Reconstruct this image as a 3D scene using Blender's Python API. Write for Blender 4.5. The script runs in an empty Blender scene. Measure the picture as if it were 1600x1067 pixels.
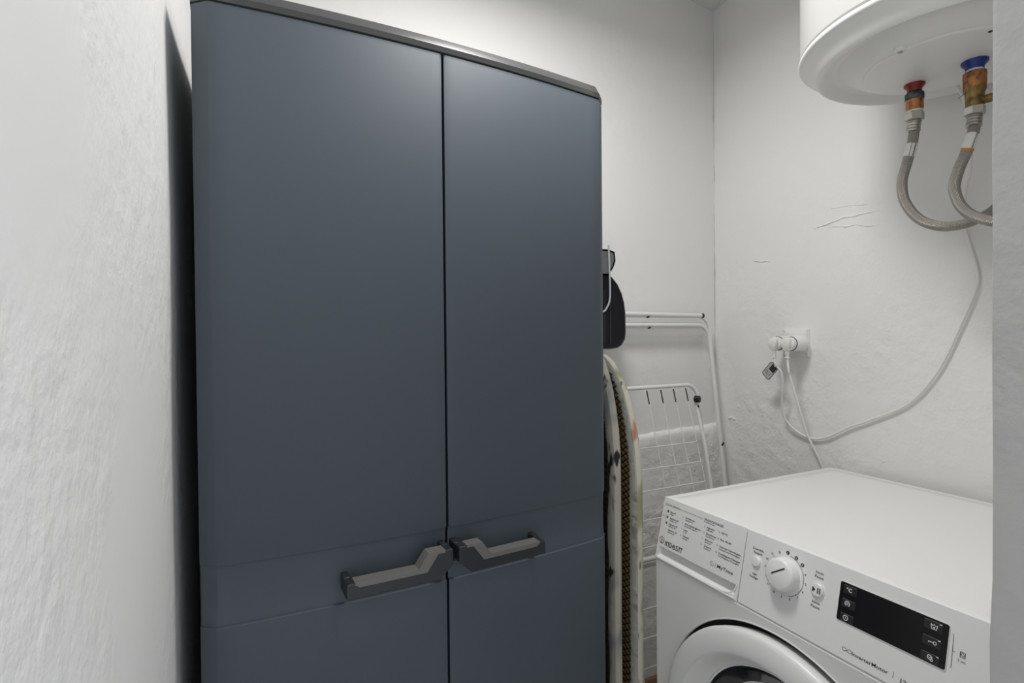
import bpy, bmesh, math, random
from mathutils import Vector, Matrix, noise
random.seed(7)
S = bpy.context.scene
C = S.collection

# ------------------------------------------------------------------ camera, world, light
CAM_Z = 1.21
cam = bpy.data.cameras.new('camera'); cam.sensor_width = 36.0; cam.lens = 834.0/1600*36
cam.clip_start = 0.02
camo = bpy.data.objects.new('camera', cam); C.objects.link(camo)
yaw, pitch, roll = math.radians(25.57), math.radians(-.64), math.radians(.545)
fw = Vector((math.sin(yaw)*math.cos(pitch), math.cos(yaw)*math.cos(pitch), math.sin(pitch)))
rt = Vector((math.cos(yaw), -math.sin(yaw), 0)); up = rt.cross(fw)
r2 = rt*math.cos(roll) - up*math.sin(roll); u2 = rt*math.sin(roll) + up*math.cos(roll)
m = Matrix((r2, u2, -fw)).transposed().to_4x4(); m.translation = (0, 0, CAM_Z)
camo.matrix_world = m
S.camera = camo
W = bpy.data.worlds.new('world'); S.world = W; W.use_nodes = True
W.node_tree.nodes['Background'].inputs[0].default_value = (.93, .96, 1.0, 1)
W.node_tree.nodes['Background'].inputs[1].default_value = 1.12
ld = bpy.data.lights.new('ceiling_light', 'AREA'); ld.shape = 'DISK'; ld.size = .30; ld.energy = 9.0; ld.spread = math.radians(176)
ld.color = (1.0, .985, .96)
lo = bpy.data.objects.new('ceiling_light', ld); lo.location = (.49, .74, 2.19); C.objects.link(lo)
S.view_settings.view_transform = 'Standard'; S.view_settings.look = 'None'
S.view_settings.gamma = 1.0; S.view_settings.use_curve_mapping = False
S.view_settings.exposure = 0.06

# ------------------------------------------------------------------ materials
def mat(name, col, rough=.5, metal=0.0, spec=.5, bump=None, coat=0.0, bdist=.001, alpha=None, trans=0.0):
    """bump = list of (scale, strength, detail) noise layers in object space"""
    M = bpy.data.materials.new(name); M.use_nodes = True
    nt = M.node_tree; b = nt.nodes['Principled BSDF']
    b.inputs['Base Color'].default_value = (*col, 1); b.inputs['Roughness'].default_value = rough
    b.inputs['Metallic'].default_value = metal; b.inputs['Specular IOR Level'].default_value = spec
    b.inputs['Coat Weight'].default_value = coat; b.inputs['Transmission Weight'].default_value = trans
    if bump:
        tc = nt.nodes.new('ShaderNodeTexCoord'); prev = None
        for sc, st, det in bump:
            n = nt.nodes.new('ShaderNodeTexNoise'); n.inputs['Scale'].default_value = sc
            n.inputs['Detail'].default_value = det; nt.links.new(tc.outputs['Object'], n.inputs['Vector'])
            bp = nt.nodes.new('ShaderNodeBump'); bp.inputs['Strength'].default_value = st
            bp.inputs['Distance'].default_value = bdist
            nt.links.new(n.outputs['Fac'], bp.inputs['Height'])
            if prev: nt.links.new(prev.outputs['Normal'], bp.inputs['Normal'])
            prev = bp
        nt.links.new(prev.outputs['Normal'], b.inputs['Normal'])
    return M
def N(M, t, **kw):
    n = M.node_tree.nodes.new(t)
    for k, v in kw.items(): setattr(n, k, v)
    return n
def L(M, a, b): M.node_tree.links.new(a, b)

def plaster(name, col, rough_amt, stretch=(1, 1, 1), lowest=.15):
    M = mat(name, col, .62, spec=.25)
    b = M.node_tree.nodes['Principled BSDF']
    tc = N(M, 'ShaderNodeTexCoord'); mp = N(M, 'ShaderNodeMapping'); mp.inputs['Scale'].default_value = stretch
    L(M, tc.outputs['Object'], mp.inputs['Vector'])
    nA = N(M, 'ShaderNodeTexNoise'); nA.inputs['Scale'].default_value = 26; nA.inputs['Detail'].default_value = 5
    nB = N(M, 'ShaderNodeTexNoise'); nB.inputs['Scale'].default_value = 120; nB.inputs['Detail'].default_value = 4
    nM = N(M, 'ShaderNodeTexNoise'); nM.inputs['Scale'].default_value = 4.5; nM.inputs['Detail'].default_value = 2
    vo = N(M, 'ShaderNodeTexVoronoi'); vo.inputs['Scale'].default_value = 38; vo.feature = 'SMOOTH_F1'
    for n in (nA, nB, nM, vo): L(M, mp.outputs['Vector'], n.inputs['Vector'])
    # roughness of the rendering grows towards the floor (hand-thrown lower coat)
    sp = N(M, 'ShaderNodeSeparateXYZ'); L(M, tc.outputs['Object'], sp.inputs[0])
    mr = N(M, 'ShaderNodeMapRange'); mr.inputs['From Min'].default_value = 1.75; mr.inputs['From Max'].default_value = .8
    mr.inputs['To Min'].default_value = lowest; mr.inputs['To Max'].default_value = 1.0
    L(M, sp.outputs['Z'], mr.inputs['Value'])
    rmp = N(M, 'ShaderNodeMapRange'); rmp.inputs['From Min'].default_value = .38; rmp.inputs['From Max'].default_value = .62
    L(M, nM.outputs['Fac'], rmp.inputs['Value'])
    mul = N(M, 'ShaderNodeMath', operation='MULTIPLY'); L(M, mr.outputs[0], mul.inputs[0]); L(M, rmp.outputs[0], mul.inputs[1])
    ad = N(M, 'ShaderNodeMath', operation='ADD'); ad.inputs[1].default_value = .10; L(M, mul.outputs[0], ad.inputs[0])
    st = N(M, 'ShaderNodeMath', operation='MULTIPLY'); st.inputs[1].default_value = rough_amt; L(M, ad.outputs[0], st.inputs[0])
    b1 = N(M, 'ShaderNodeBump'); b1.inputs['Distance'].default_value = .006
    L(M, nA.outputs['Fac'], b1.inputs['Height']); L(M, st.outputs[0], b1.inputs['Strength'])
    b2 = N(M, 'ShaderNodeBump'); b2.inputs['Distance'].default_value = .0022
    L(M, nB.outputs['Fac'], b2.inputs['Height']); L(M, st.outputs[0], b2.inputs['Strength']); L(M, b1.outputs['Normal'], b2.inputs['Normal'])
    b3 = N(M, 'ShaderNodeBump'); b3.inputs['Distance'].default_value = .003; b3.invert = True
    L(M, vo.outputs['Distance'], b3.inputs['Height']); L(M, st.outputs[0], b3.inputs['Strength']); L(M, b2.outputs['Normal'], b3.inputs['Normal'])
    L(M, b3.outputs['Normal'], b.inputs['Normal'])
    # faint soiling
    ns = N(M, 'ShaderNodeTexNoise'); ns.inputs['Scale'].default_value = 2.2; ns.inputs['Detail'].default_value = 6
    L(M, tc.outputs['Object'], ns.inputs['Vector'])
    mx = N(M, 'ShaderNodeMix', data_type='RGBA')
    mx.inputs['A'].default_value = (*[c*.95 for c in col], 1); mx.inputs['B'].default_value = (*col, 1)
    L(M, ns.outputs['Fac'], mx.inputs['Factor']); L(M, mx.outputs['Result'], b.inputs['Base Color'])
    return M

M_WALL = plaster('white_plaster', (.88, .877, .865), .45, lowest=.4)
M_WALLL = plaster('left_wall_plaster', (.86, .857, .847), .60, lowest=.55)
M_WALLR = plaster('white_rough_plaster', (.88, .877, .865), .85)
M_DADO = plaster('thick_white_plaster', (.92, .917, .91), 1.4)
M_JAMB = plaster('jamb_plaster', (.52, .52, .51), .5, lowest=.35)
M_CEIL = mat('ceiling_paint', (.75, .75, .74), .7, bump=[(40, .2, 3)])
M_FLOOR = mat('pale_floor_tile', (.58, .57, .55), .4)
M_TERRA = mat('terracotta', (.30, .17, .10), .6, bump=[(60, .3, 3)])
M_CAB = mat('slate_plastic', (.075, .092, .112), .58, spec=.32, bump=[(900, .10, 2)], bdist=.0003)
M_LID = mat('charcoal_plastic', (.062, .062, .064), .24, spec=.5, bump=[(500, .08, 2)], bdist=.0003)
M_HANDLE = mat('dark_handle_plastic', (.020, .024, .028), .42)
M_INSERT = mat('taupe_insert_plastic', (.15, .144, .135), .35)
M_DARK = mat('seam_shade_dark', (.012, .012, .013), .8)
M_WHITE = mat('white_enamel', (.83, .83, .82), .25, spec=.5)
M_WTOP = mat('white_worktop', (.86, .86, .85), .35, bump=[(120, .02, 3)], bdist=.0005)
M_WPLA = mat('white_plastic', (.86, .86, .85), .32)
M_TRIM = mat('bright_trim', (.86, .86, .86), .12, spec=.7)
M_INK = mat('black_ink', (.02, .02, .022), .6)
M_GLYPH = mat('pale_ink', (.8, .8, .8), .5)
M_GLOSSB = mat('black_gloss', (.010, .010, .011), .22, spec=.35)
M_KEY = mat('black_touch_key', (.022, .022, .024), .35)
M_GAP = mat('dark_rubber', (.03, .03, .032), .55)
M_GLASS = mat('smoked_door_glass', (.012, .013, .014), .06, spec=.6, coat=.3)
M_NAVY = mat('navy_sticker', (.02, .03, .09), .5)
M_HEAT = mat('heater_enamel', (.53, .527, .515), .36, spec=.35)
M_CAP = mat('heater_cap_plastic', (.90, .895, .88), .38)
M_RED = mat('red_collar', (.22, .012, .012), .35)
M_BLUE = mat('blue_collar', (.010, .035, .22), .35)
M_COPPER = mat('stained_copper', (.46, .19, .075), .42, metal=.75, bump=[(180, .5, 4)])
M_BRASS = mat('aged_brass', (.30, .20, .075), .45, metal=.75, bump=[(160, .4, 4)])
M_VERD = mat('tarnished_nut', (.11, .13, .125), .6, metal=.4, bump=[(220, .6, 4)])
def mottle(M, col, sc, lo_, hi_):
    """patches of tarnish over a metal's own colour"""
    b = M.node_tree.nodes['Principled BSDF']; base = b.inputs['Base Color'].default_value[:]
    tc = N(M, 'ShaderNodeTexCoord'); n = N(M, 'ShaderNodeTexNoise'); n.inputs['Scale'].default_value = sc; n.inputs['Detail'].default_value = 4
    r = N(M, 'ShaderNodeMapRange'); r.inputs['From Min'].default_value = lo_; r.inputs['From Max'].default_value = hi_
    mx = N(M, 'ShaderNodeMix', data_type='RGBA'); mx.inputs['A'].default_value = base; mx.inputs['B'].default_value = (*col, 1)
    L(M, tc.outputs['Object'], n.inputs['Vector']); L(M, n.outputs['Fac'], r.inputs['Value'])
    L(M, r.outputs[0], mx.inputs['Factor']); L(M, mx.outputs['Result'], b.inputs['Base Color'])
mottle(M_COPPER, (.10, .075, .05), 75, .48, .62)
mottle(M_BRASS, (.12, .085, .035), 60, .45, .65)
mottle(M_VERD, (.03, .035, .035), 90, .45, .6)
M_STEEL = mat('nickel_plate', (.46, .44, .41), .32, metal=.85)
M_PTFE = mat('ptfe_tape', (.75, .75, .73), .6, bump=[(300, .8, 3)])
M_CORD = mat('white_cord_pvc', (.84, .835, .81), .45)
M_SLEEVE = mat('white_label_sleeve', (.82, .82, .80), .5)
M_ORANGE = mat('orange_band', (.62, .24, .05), .5)
M_TUBE = mat('white_rack_tube', (.80, .80, .79), .28)
M_BLACKP = mat('black_plastic', (.012, .012, .013), .4)
M_NAVYP = mat('black_step_plastic', (.008, .008, .012), .5, spec=.25)
M_GREYP = mat('grey_grip_plastic', (.14, .15, .15), .5)
M_PALE = mat('pale_rail', (.48, .50, .52), .4)
M_TAN = mat('tan_board_underside', (.42, .27, .10), .7, bump=[(90, .5, 3)])
M_DARKF = mat('dark_board_underside', (.035, .033, .028), .8)
M_LATT = mat('black_wire_lattice', (.016, .013, .010), .6)
M_TAG = mat('silver_tag', (.55, .55, .54), .3, metal=.3)

def braid():
    M = mat('braided_steel', (.40, .375, .345), .34, metal=.75)
    b = M.node_tree.nodes['Principled BSDF']
    uv = N(M, 'ShaderNodeUVMap'); sp = N(M, 'ShaderNodeSeparateXYZ'); L(M, uv.outputs[0], sp.inputs[0])
    outs = []
    for sgn in (1, -1):
        a = N(M, 'ShaderNodeMath', operation='MULTIPLY'); a.inputs[1].default_value = 14*2*math.pi*sgn; L(M, sp.outputs['X'], a.inputs[0])
        v = N(M, 'ShaderNodeMath', operation='MULTIPLY'); v.inputs[1].default_value = 1500; L(M, sp.outputs['Y'], v.inputs[0])
        s = N(M, 'ShaderNodeMath', operation='ADD'); L(M, a.outputs[0], s.inputs[0]); L(M, v.outputs[0], s.inputs[1])
        q = N(M, 'ShaderNodeMath', operation='SINE'); L(M, s.outputs[0], q.inputs[0]); outs.append(q)
    mx = N(M, 'ShaderNodeMath', operation='MULTIPLY'); L(M, outs[0].outputs[0], mx.inputs[0]); L(M, outs[1].outputs[0], mx.inputs[1])
    bp = N(M, 'ShaderNodeBump'); bp.inputs['Strength'].default_value = .7; bp.inputs['Distance'].default_value = .0007
    L(M, mx.outputs[0], bp.inputs['Height']); L(M, bp.outputs['Normal'], b.inputs['Normal'])
    rp = N(M, 'ShaderNodeMapRange'); rp.inputs['From Min'].default_value = -1; rp.inputs['From Max'].default_value = 1
    L(M, mx.outputs[0], rp.inputs['Value'])
    cm = N(M, 'ShaderNodeMix', data_type='RGBA'); cm.inputs['A'].default_value = (.17, .155, .138, 1); cm.inputs['B'].default_value = (.60, .565, .52, 1)
    L(M, rp.outputs[0], cm.inputs['Factor']); L(M, cm.outputs['Result'], b.inputs['Base Color'])
    return M
M_BRAID = braid()

def floral(name, base, spots, seed):
    """cotton cover: pale ground with printed blotches and strokes"""
    M = mat(name, base, .8, spec=.15)
    b = M.node_tree.nodes['Principled BSDF']
    tc = N(M, 'ShaderNodeTexCoord'); prev = None
    for i, (col, sc, lo_, hi_, st) in enumerate(spots):
        mp = N(M, 'ShaderNodeMapping'); mp.inputs['Location'].default_value = (seed+i*3.1, seed*2-i, i*1.7); mp.inputs['Scale'].default_value = st
        L(M, tc.outputs['Object'], mp.inputs['Vector'])
        n = N(M, 'ShaderNodeTexNoise'); n.inputs['Scale'].default_value = sc; n.inputs['Detail'].default_value = 2
        L(M, mp.outputs[0], n.inputs['Vector'])
        r = N(M, 'ShaderNodeMapRange'); r.inputs['From Min'].default_value = lo_; r.inputs['From Max'].default_value = hi_
        L(M, n.outputs['Fac'], r.inputs['Value'])
        mx = N(M, 'ShaderNodeMix', data_type='RGBA'); mx.inputs['B'].default_value = (*col, 1)
        if prev is None: mx.inputs['A'].default_value = (*base, 1)
        else: L(M, prev.outputs['Result'], mx.inputs['A'])
        L(M, r.outputs[0], mx.inputs['Factor']); prev = mx
    L(M, prev.outputs['Result'], b.inputs['Base Color'])
    n = N(M, 'ShaderNodeTexNoise'); n.inputs['Scale'].default_value = 45; n.inputs['Detail'].default_value = 4; L(M, tc.outputs['Object'], n.inputs['Vector'])
    bp = N(M, 'ShaderNodeBump'); bp.inputs['Strength'].default_value = .5; bp.inputs['Distance'].default_value = .003
    L(M, n.outputs['Fac'], bp.inputs['Height']); L(M, bp.outputs['Normal'], b.inputs['Normal'])
    return M
M_FLOR = floral('floral_cotton', (.58, .57, .48), [((.33, .35, .22), 16, .56, .64, (1, 1, .5)), ((.62, .42, .06), 9, .62, .68, (1, 1, .6)),
                                                   ((.10, .13, .08), 30, .63, .68, (1, 1, .35)), ((.45, .22, .17), 18, .68, .72, (1, 1, .5))], 3.0)
M_HEM = floral('pale_hem_cotton', (.40, .41, .38), [((.24, .26, .22), 24, .52, .66, (1, 1, 1.5)), ((.50, .50, .46), 40, .55, .7, (1, 1, 2))], 8.0)
M_FLOR2 = floral('beige_cotton', (.46, .43, .38), [((.24, .26, .25), 14, .52, .64, (1, 1, .6)), ((.03, .03, .03), 34, .63, .68, (1, 1, .4))], 5.0)

# ------------------------------------------------------------------ mesh helpers
ROOTM = {}
def smooth_by_angle(me, deg=40):
    for p in me.polygons: p.use_smooth = True
    me.set_sharp_from_angle(angle=math.radians(deg))
def obj(name, bm, m_, parent=None, world=True, smooth=True, kind=None, bevel=None, seg=2):
    """link a bmesh as ONE mesh object. Coordinates are world ones; they are moved into the parent's space"""
    bmesh.ops.recalc_face_normals(bm, faces=bm.faces[:])
    me = bpy.data.meshes.new(name); 
    if parent is not None and world:
        bm.transform(ROOTM[parent.name].inverted())
    bm.to_mesh(me); bm.free()
    for x in (m_ if isinstance(m_, (list, tuple)) else [m_]): me.materials.append(x)
    o = bpy.data.objects.new(name, me); C.objects.link(o)
    if smooth: smooth_by_angle(me)
    if parent is not None:
        o.parent = parent; ROOTM[o.name] = ROOTM[parent.name]
    else: ROOTM[o.name] = Matrix.Identity(4)
    if kind: o['kind'] = kind
    if bevel:
        md = o.modifiers.new('bevel', 'BEVEL'); md.width = bevel; md.segments = seg; md.limit_method = 'ANGLE'; md.angle_limit = math.radians(35)
    return o
def thing(name, label, cat, loc=(0, 0, 0), rz=0, group=None):
    o = bpy.data.objects.new(name, None); C.objects.link(o); o.empty_display_size = .05
    o.location = loc; o.rotation_euler = (0, 0, rz)
    o['label'] = label; o['category'] = cat
    if group: o['group'] = group
    ROOTM[o.name] = Matrix.Translation(loc) @ Matrix.Rotation(rz, 4, 'Z')
    return o
def struct(name, bm, m_, **k): return obj(name, bm, m_, kind='structure', **k)
def box(bm, a, b):
    x0, y0, z0 = a; x1, y1, z1 = b
    v = [bm.verts.new(p) for p in ((x0, y0, z0), (x1, y0, z0), (x1, y1, z0), (x0, y1, z0), (x0, y0, z1), (x1, y0, z1), (x1, y1, z1), (x0, y1, z1))]
    for f in ((0, 3, 2, 1), (4, 5, 6, 7), (0, 1, 5, 4), (1, 2, 6, 5), (2, 3, 7, 6), (3, 0, 4, 7)): bm.faces.new([v[i] for i in f])
def bm_box(a, b):
    bm = bmesh.new(); box(bm, a, b); return bm
def loft(bm, rings, cap=True, close=True):
    vr = [[bm.verts.new(p) for p in r] for r in rings]; n = len(vr[0])
    for a, b in zip(vr, vr[1:]):
        for i in range(n if close else n-1):
            j = (i+1) % n
            bm.faces.new((a[i], a[j], b[j], b[i]))
    if cap: bm.faces.new(vr[0][::-1]); bm.faces.new(vr[-1])
    return vr
def catmull(pts, n=8):
    P = [Vector(p) for p in pts]; out = []
    for i in range(len(P)-1):
        p0, p1, p2, p3 = P[max(i-1, 0)], P[i], P[i+1], P[min(i+2, len(P)-1)]
        for k in range(n):
            t = k/n
            out.append(.5*((2*p1)+(-p0+p2)*t+(2*p0-5*p1+4*p2-p3)*t*t+(-p0+3*p1-3*p2+p3)*t**3))
    out.append(P[-1]); return out
def tube(bm, pts, r, n=12, cap=True, uv=False):
    """round bar along pts; r may be a list"""
    P = [Vector(p) for p in pts]; k = len(P)
    R_ = r if isinstance(r, (list, tuple)) else [r]*k
    T = [(P[min(i+1, k-1)]-P[max(i-1, 0)]).normalized() for i in range(k)]
    ref = Vector((0, 0, 1)) if abs(T[0].z) < .9 else Vector((1, 0, 0))
    u = T[0].cross(ref).normalized(); rings = []; 
    for i in range(k):
        if i: 
            u = (u - T[i]*u.dot(T[i])).normalized()
        v = T[i].cross(u)
        rings.append([P[i]+(u*math.cos(2*math.pi*j/n)+v*math.sin(2*math.pi*j/n))*R_[i] for j in range(n)])
    vr = loft(bm, rings, cap)
    if uv:
        lay = bm.loops.layers.uv.verify(); d = [0]
        for i in range(1, k): d.append(d[-1]+(P[i]-P[i-1]).length)
        idx = {}
        for i, ring in enumerate(vr):
            for j, vv in enumerate(ring): idx[vv] = (j/n, d[i])
        for f in bm.faces:
            us = [idx[l.vert][0] for l in f.loops if l.vert in idx]
            if len(us) < len(f.loops): continue
            wrap = max(us)-min(us) > .5
            for l in f.loops:
                a, b = idx[l.vert]
                l[lay].uv = (a+1 if wrap and a < .5 else a, b)
def bm_tube(pts, r, n=12, **k):
    bm = bmesh.new(); tube(bm, pts, r, n, **k); return bm
def lathe(bm, prof, origin, axis=(0, 0, 1), n=32, cap=True):
    """prof = [(radius, height along axis)]"""
    A = Vector(axis).normalized(); ref = Vector((0, 0, 1)) if abs(A.z) < .9 else Vector((1, 0, 0))
    u = A.cross(ref).normalized(); v = A.cross(u); O = Vector(origin)
    rings = [[O+A*h+(u*math.cos(2*math.pi*j/n)+v*math.sin(2*math.pi*j/n))*max(r, 1e-5) for j in range(n)] for r, h in prof]
    loft(bm, rings, cap)
def bm_lathe(prof, origin, axis=(0, 0, 1), n=32, cap=True):
    bm = bmesh.new(); lathe(bm, prof, origin, axis, n, cap); return bm
def prism(bm, poly, f0, f1):
    """poly of 2-D points; f0/f1 turn a 2-D point into the near / far 3-D point"""
    loft(bm, [[f0(*p) for p in poly], [f1(*p) for p in poly]])
def bm_prism(poly, f0, f1):
    bm = bmesh.new(); prism(bm, poly, f0, f1); return bm
def rrect(x0, y0, x1, y1, r, n=5):
    out = []
    for cx, cy, a in ((x1-r, y1-r, 0), (x0+r, y1-r, 90), (x0+r, y0+r, 180), (x1-r, y0+r, 270)):
        for i in range(n+1):
            t = math.radians(a+90*i/n); out.append((cx+r*math.cos(t), cy+r*math.sin(t)))
    return out
def inset(poly, d):
    n = len(poly); out = []
    for i in range(n):
        p0, p1, p2 = Vector(poly[i-1]), Vector(poly[i]), Vector(poly[(i+1) % n])
        a = (p1-p0).normalized(); b = (p2-p1).normalized()
        na = Vector((-a.y, a.x)); nb = Vector((-b.y, b.x)); h = (na+nb)
        h = h/max(h.length_squared, 1e-6)*2
        out.append(tuple(p1+h*d*1.0 if False else p1+h*(d)))
    return out
def put_text(bm, s, size, M4, bold=0.0, width=None, align='LEFT'):
    cu = bpy.data.curves.new('t', 'FONT'); cu.body = s; cu.size = size; cu.offset = bold; cu.align_x = align
    cu.resolution_u = 2
    o = bpy.data.objects.new('t', cu); C.objects.link(o)
    dg = bpy.context.evaluated_depsgraph_get(); dg.update()
    me = bpy.data.meshes.new_from_object(o.evaluated_get(dg))
    if width:
        xs = [v.co.x for v in me.vertices]; w = (max(xs)-min(xs)) or 1; k = width/w
        for v in me.vertices: v.co.x *= k
    me.transform(M4)
    bm.from_mesh(me)
    bpy.data.objects.remove(o); bpy.data.curves.remove(cu); bpy.data.meshes.remove(me)

# ------------------------------------------------------------------ the room
XL, XR, YB, ZC = -.105, 1.41, 1.343, 2.305
YJ = .208; XJ = .50          # far edge and face of the door jamb
def grid_wall(nu, nv, f, amp=0.0, sc=3.0, seed=0):
    bm = bmesh.new(); V = []
    for i in range(nu+1):
        row = []
        for j in range(nv+1):
            p, nrm = f(i/nu, j/nv); p = Vector(p)
            p += Vector(nrm)*amp*noise.noise(p*sc+Vector((seed, 0, 0)))
            row.append(bm.verts.new(p))
        V.append(row)
    for i in range(nu):
        for j in range(nv): bm.faces.new((V[i][j], V[i+1][j], V[i+1][j+1], V[i][j+1]))
    return bm
struct('wall_left', grid_wall(80, 60, lambda u, v: ((XL, -.9+u*(YB+.93), v*2.36), (1, 0, 0)), .002, 4, 3), M_WALLL)
struct('wall_back', grid_wall(60, 60, lambda u, v: ((XL-.03+u*(XR-XL+.06), YB, v*2.36), (0, -1, 0)), .002, 4, 9), M_WALL)
struct('wall_right', grid_wall(60, 70, lambda u, v: ((XR, YB+.03-u*(YB-.02), v*2.36), (-1, 0, 0)), .003, 4, 5), M_WALLR)
# the ceiling dips a little into the far corner
def ceil_pt(u, v):
    x, y = XL-.03+u*(XR-XL+.06), .10+v*(YB-.07)
    d = math.hypot(x-XR, y-YB)
    return (x, y, ZC+.012-.016*math.exp(-(d/.10)**2)), (0, 0, 1)
struct('ceiling', grid_wall(40, 40, ceil_pt), M_CEIL)
struct('floor', bm_box((XL-.1, -.9, -.06), (XR+.1, YB+.1, 0)), M_FLOOR)
# front wall with the doorway the camera looks through: rounded, slightly wavy plaster arris
YP = .05          # near face of the front wall
bm = bmesh.new()
rings = []
for k in range(90):
    z = 2.33*k/89
    w = .0016*noise.noise(Vector((0, 0, z*7)))+.0010*noise.noise(Vector((3, 0, z*22)))
    w += .0022*math.exp(-((z-.95)/.05)**2)
    x, y = XJ+w*.4, YJ+w
    R0 = .004
    rings.append([(x, YP, z), (x, y-R0, z), (x+R0*.3, y-R0*.3, z), (x+R0, y, z), (XR+.03, YJ, z), (XR+.03, YP, z)])
loft(bm, rings)
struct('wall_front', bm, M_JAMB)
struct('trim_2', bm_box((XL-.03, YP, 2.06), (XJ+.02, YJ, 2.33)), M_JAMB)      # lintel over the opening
# thick lower coat on the back wall with a ragged top lip
bm = bmesh.new(); nx = 150; V = []
prof = [(-.0, .0, 0), (.016, 0, 0), (.0165, .30, .0), (.0165, .60, .0), (.0165, .80, .0), (.0170, .862, .002), (.0155, .880, .005), (.010, .8885, .005), (.0, .8945, .004)]
for i in range(nx+1):
    x = XL+.3+(XR-XL-.3)*i/nx; row = []
    for dy, z, a in prof:
        jit = a*(noise.noise(Vector((x*14, z*3, 0)))+.6*noise.noise(Vector((x*45, z*5, 4))))
        row.append(bm.verts.new((x, YB-dy-.25*abs(jit)*(dy > 0), z+jit+(x-1.07)*.035*(z > .7))))
    V.append(row)
for i in range(nx):
    for j in range(len(prof)-1): bm.faces.new((V[i][j], V[i+1][j], V[i+1][j+1], V[i][j+1]))
o = struct('trim_1', bm, M_DADO)
# floor skirting of terracotta tile pieces along the back wall
bs = bpy.data.objects.new('baseboard_back', None); C.objects.link(bs); bs['kind'] = 'structure'; ROOTM[bs.name] = Matrix.Identity(4)
for k in range(5):
    x0 = .20+k*.24
    obj('skirting_tile', bm_box((x0+.001, YB-.028, 0), (min(x0+.239, XR-.002), YB-.015, .128)), M_TERRA, bs, bevel=.002)
# cracks and torn plaster ridges on the right wall, and the corner crack
wr = bpy.data.objects['wall_right']
def ridge(pts, r0, seed):
    P = catmull(pts, 6); k = len(P)
    P = [Vector((p.x, p.y+.003*noise.noise(p*60+Vector((seed, 0, 0))), p.z+.004*noise.noise(p*50+Vector((0, seed, 0))))) for p in P]
    R_ = [1.5*r0*(.25+abs(noise.noise(p*45+Vector((seed, seed, 0))))*1.6)*min(1, 4*i/k+.1, 4*(k-1-i)/k+.1) for i, p in enumerate(P)]
    return bm_tube(P, R_, 6)
for k, (pts, r0) in enumerate([
    ([(XR, .991, 1.501), (XR, .959, 1.505), (XR, .923, 1.512), (XR, .863, 1.514), (XR, .808, 1.518)], .0024),
    ([(XR, .950, 1.500), (XR, .900, 1.492), (XR, .864, 1.487), (XR, .779, 1.471)], .0014),
    ([(XR, .950, 1.544), (XR, .897, 1.544), (XR, .83, 1.535)], .0012),
    ([(XR, 1.185, 1.440), (XR, 1.170, 1.435), (XR, 1.12, 1.425)], .0011),
    ([(XR, 1.285, .925), (XR, 1.272, .932), (XR, 1.255, .926)], .0040),
    ([(XR, .805, .884), (XR, .795, .890), (XR, .785, .897)], .0016)]):
    obj('plaster_ridge', ridge(pts, r0, k*3.3), M_WALLR, wr)
obj('corner_crack', ridge([(XR-.001, YB-.001, 2.24-.16*k) for k in range(9)], .0006, 40), mat('crack_grey', (.55, .54, .52), .8), wr)  # thin line down the corner, greyer than the walls

# ------------------------------------------------------------------ storage cabinet
CAB = thing('storage_cabinet', 'tall slate grey plastic storage cabinet with two bowed doors, beside the left wall', 'cabinet', (.2809, .84, 0), math.radians(3.03))
def arc_y(x): return .0176*(x/.3335)**2
XE, YE, XC = .3555, .0380, .3335
def door_path(s):
    xs = [.0022, .006]+[.02+(XC-.02)*i/14 for i in range(15)]
    return [(s*x, arc_y(x)+(.0012 if x < .003 else 0)) for x in xs]+[(s*(XC+.0035), arc_y(XC)+.0024), (s*XE, YE), (s*XE, YE+.012)]
# vertical profile of a door: how far the skin lies behind the front plane
dprof = [(.035, .002), (.038, 0), (.800, .0), (.8062, .0), (.8067, .0006), (.8070, .0046), (.820, .0064), (.845, .0074), (.872, .0070), (.888, .0054), (.8933, .0040), (.8936, .0004), (.8941, 0), (1.6705, 0), (1.6722, .001)]
CABLOC = dict(world=False)
for s, lab in ((-1, None), (1, None)):
    bm = bmesh.new(); path = door_path(s); rings = []
    for z, off in dprof:
        ring = []
        n = len(path)
        for i, (x, y) in enumerate(path):
            edge = 1.0 if i > 0 else .9
            nx_, ny_ = (0, 1) if i < n-3 else (-s*.4, .6) if i == n-3 else (-s*.25, .25) if i == n-2 else (0, 0)
            ring.append((x+nx_*off*edge, y+ny_*off*edge, z))
        ring += [(s*(XE-.012), YE+.012, z), (s*.004, .024, z)]
        rings.append(ring)
    loft(bm, rings)
    d = obj('door', bm, M_CAB, CAB, **CABLOC)
    # handle: bar with a raised grip at the seam end
    P = [(.005, .848), (.005, .8705), (.0065, .872), (.046, .872), (.062, .850), (.168, .850), (.170, .848), (.170, .8275), (.027, .8275)]
    fy = lambda y: (lambda x, z: (s*x, y+arc_y(abs(x))*.9, z))
    bm = bm_prism(P, fy(-.036), fy(-.014))
    prism(bm, [(.005, .842), (.005, .872), (.0155, .872), (.0155, .842)], fy(-.0145), fy(.013))
    prism(bm, [(.160, .8275), (.160, .852), (.170, .852), (.170, .8275)], fy(-.0145), fy(.013))
    h = obj('handle', bm, M_HANDLE, d, bevel=.0022, seg=3, **CABLOC)
    top = [(.0185, .872), (.046, .872), (.062, .850), (.158, .850)]
    bm = bm_prism([(x, z+.0006) for x, z in top]+[(.152, .8435), (.049, .8435), (.030, .8690)], fy(-.0366), fy(-.034))
    for y0, y1, up_ in ((-.0366, -.0310, .0010), (-.0306, -.0232, .0010), (-.0228, -.0150, .0010), (-.0360, -.0160, .0003)):
        prism(bm, [(x, z+up_) for x, z in top]+[(x, z-.003) for x, z in top[::-1]], fy(y0), fy(y1))
    i_ = obj('handle_insert', bm, M_INSERT, d, **CABLOC); i_['label'] = 'ridged taupe grip insert'
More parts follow.
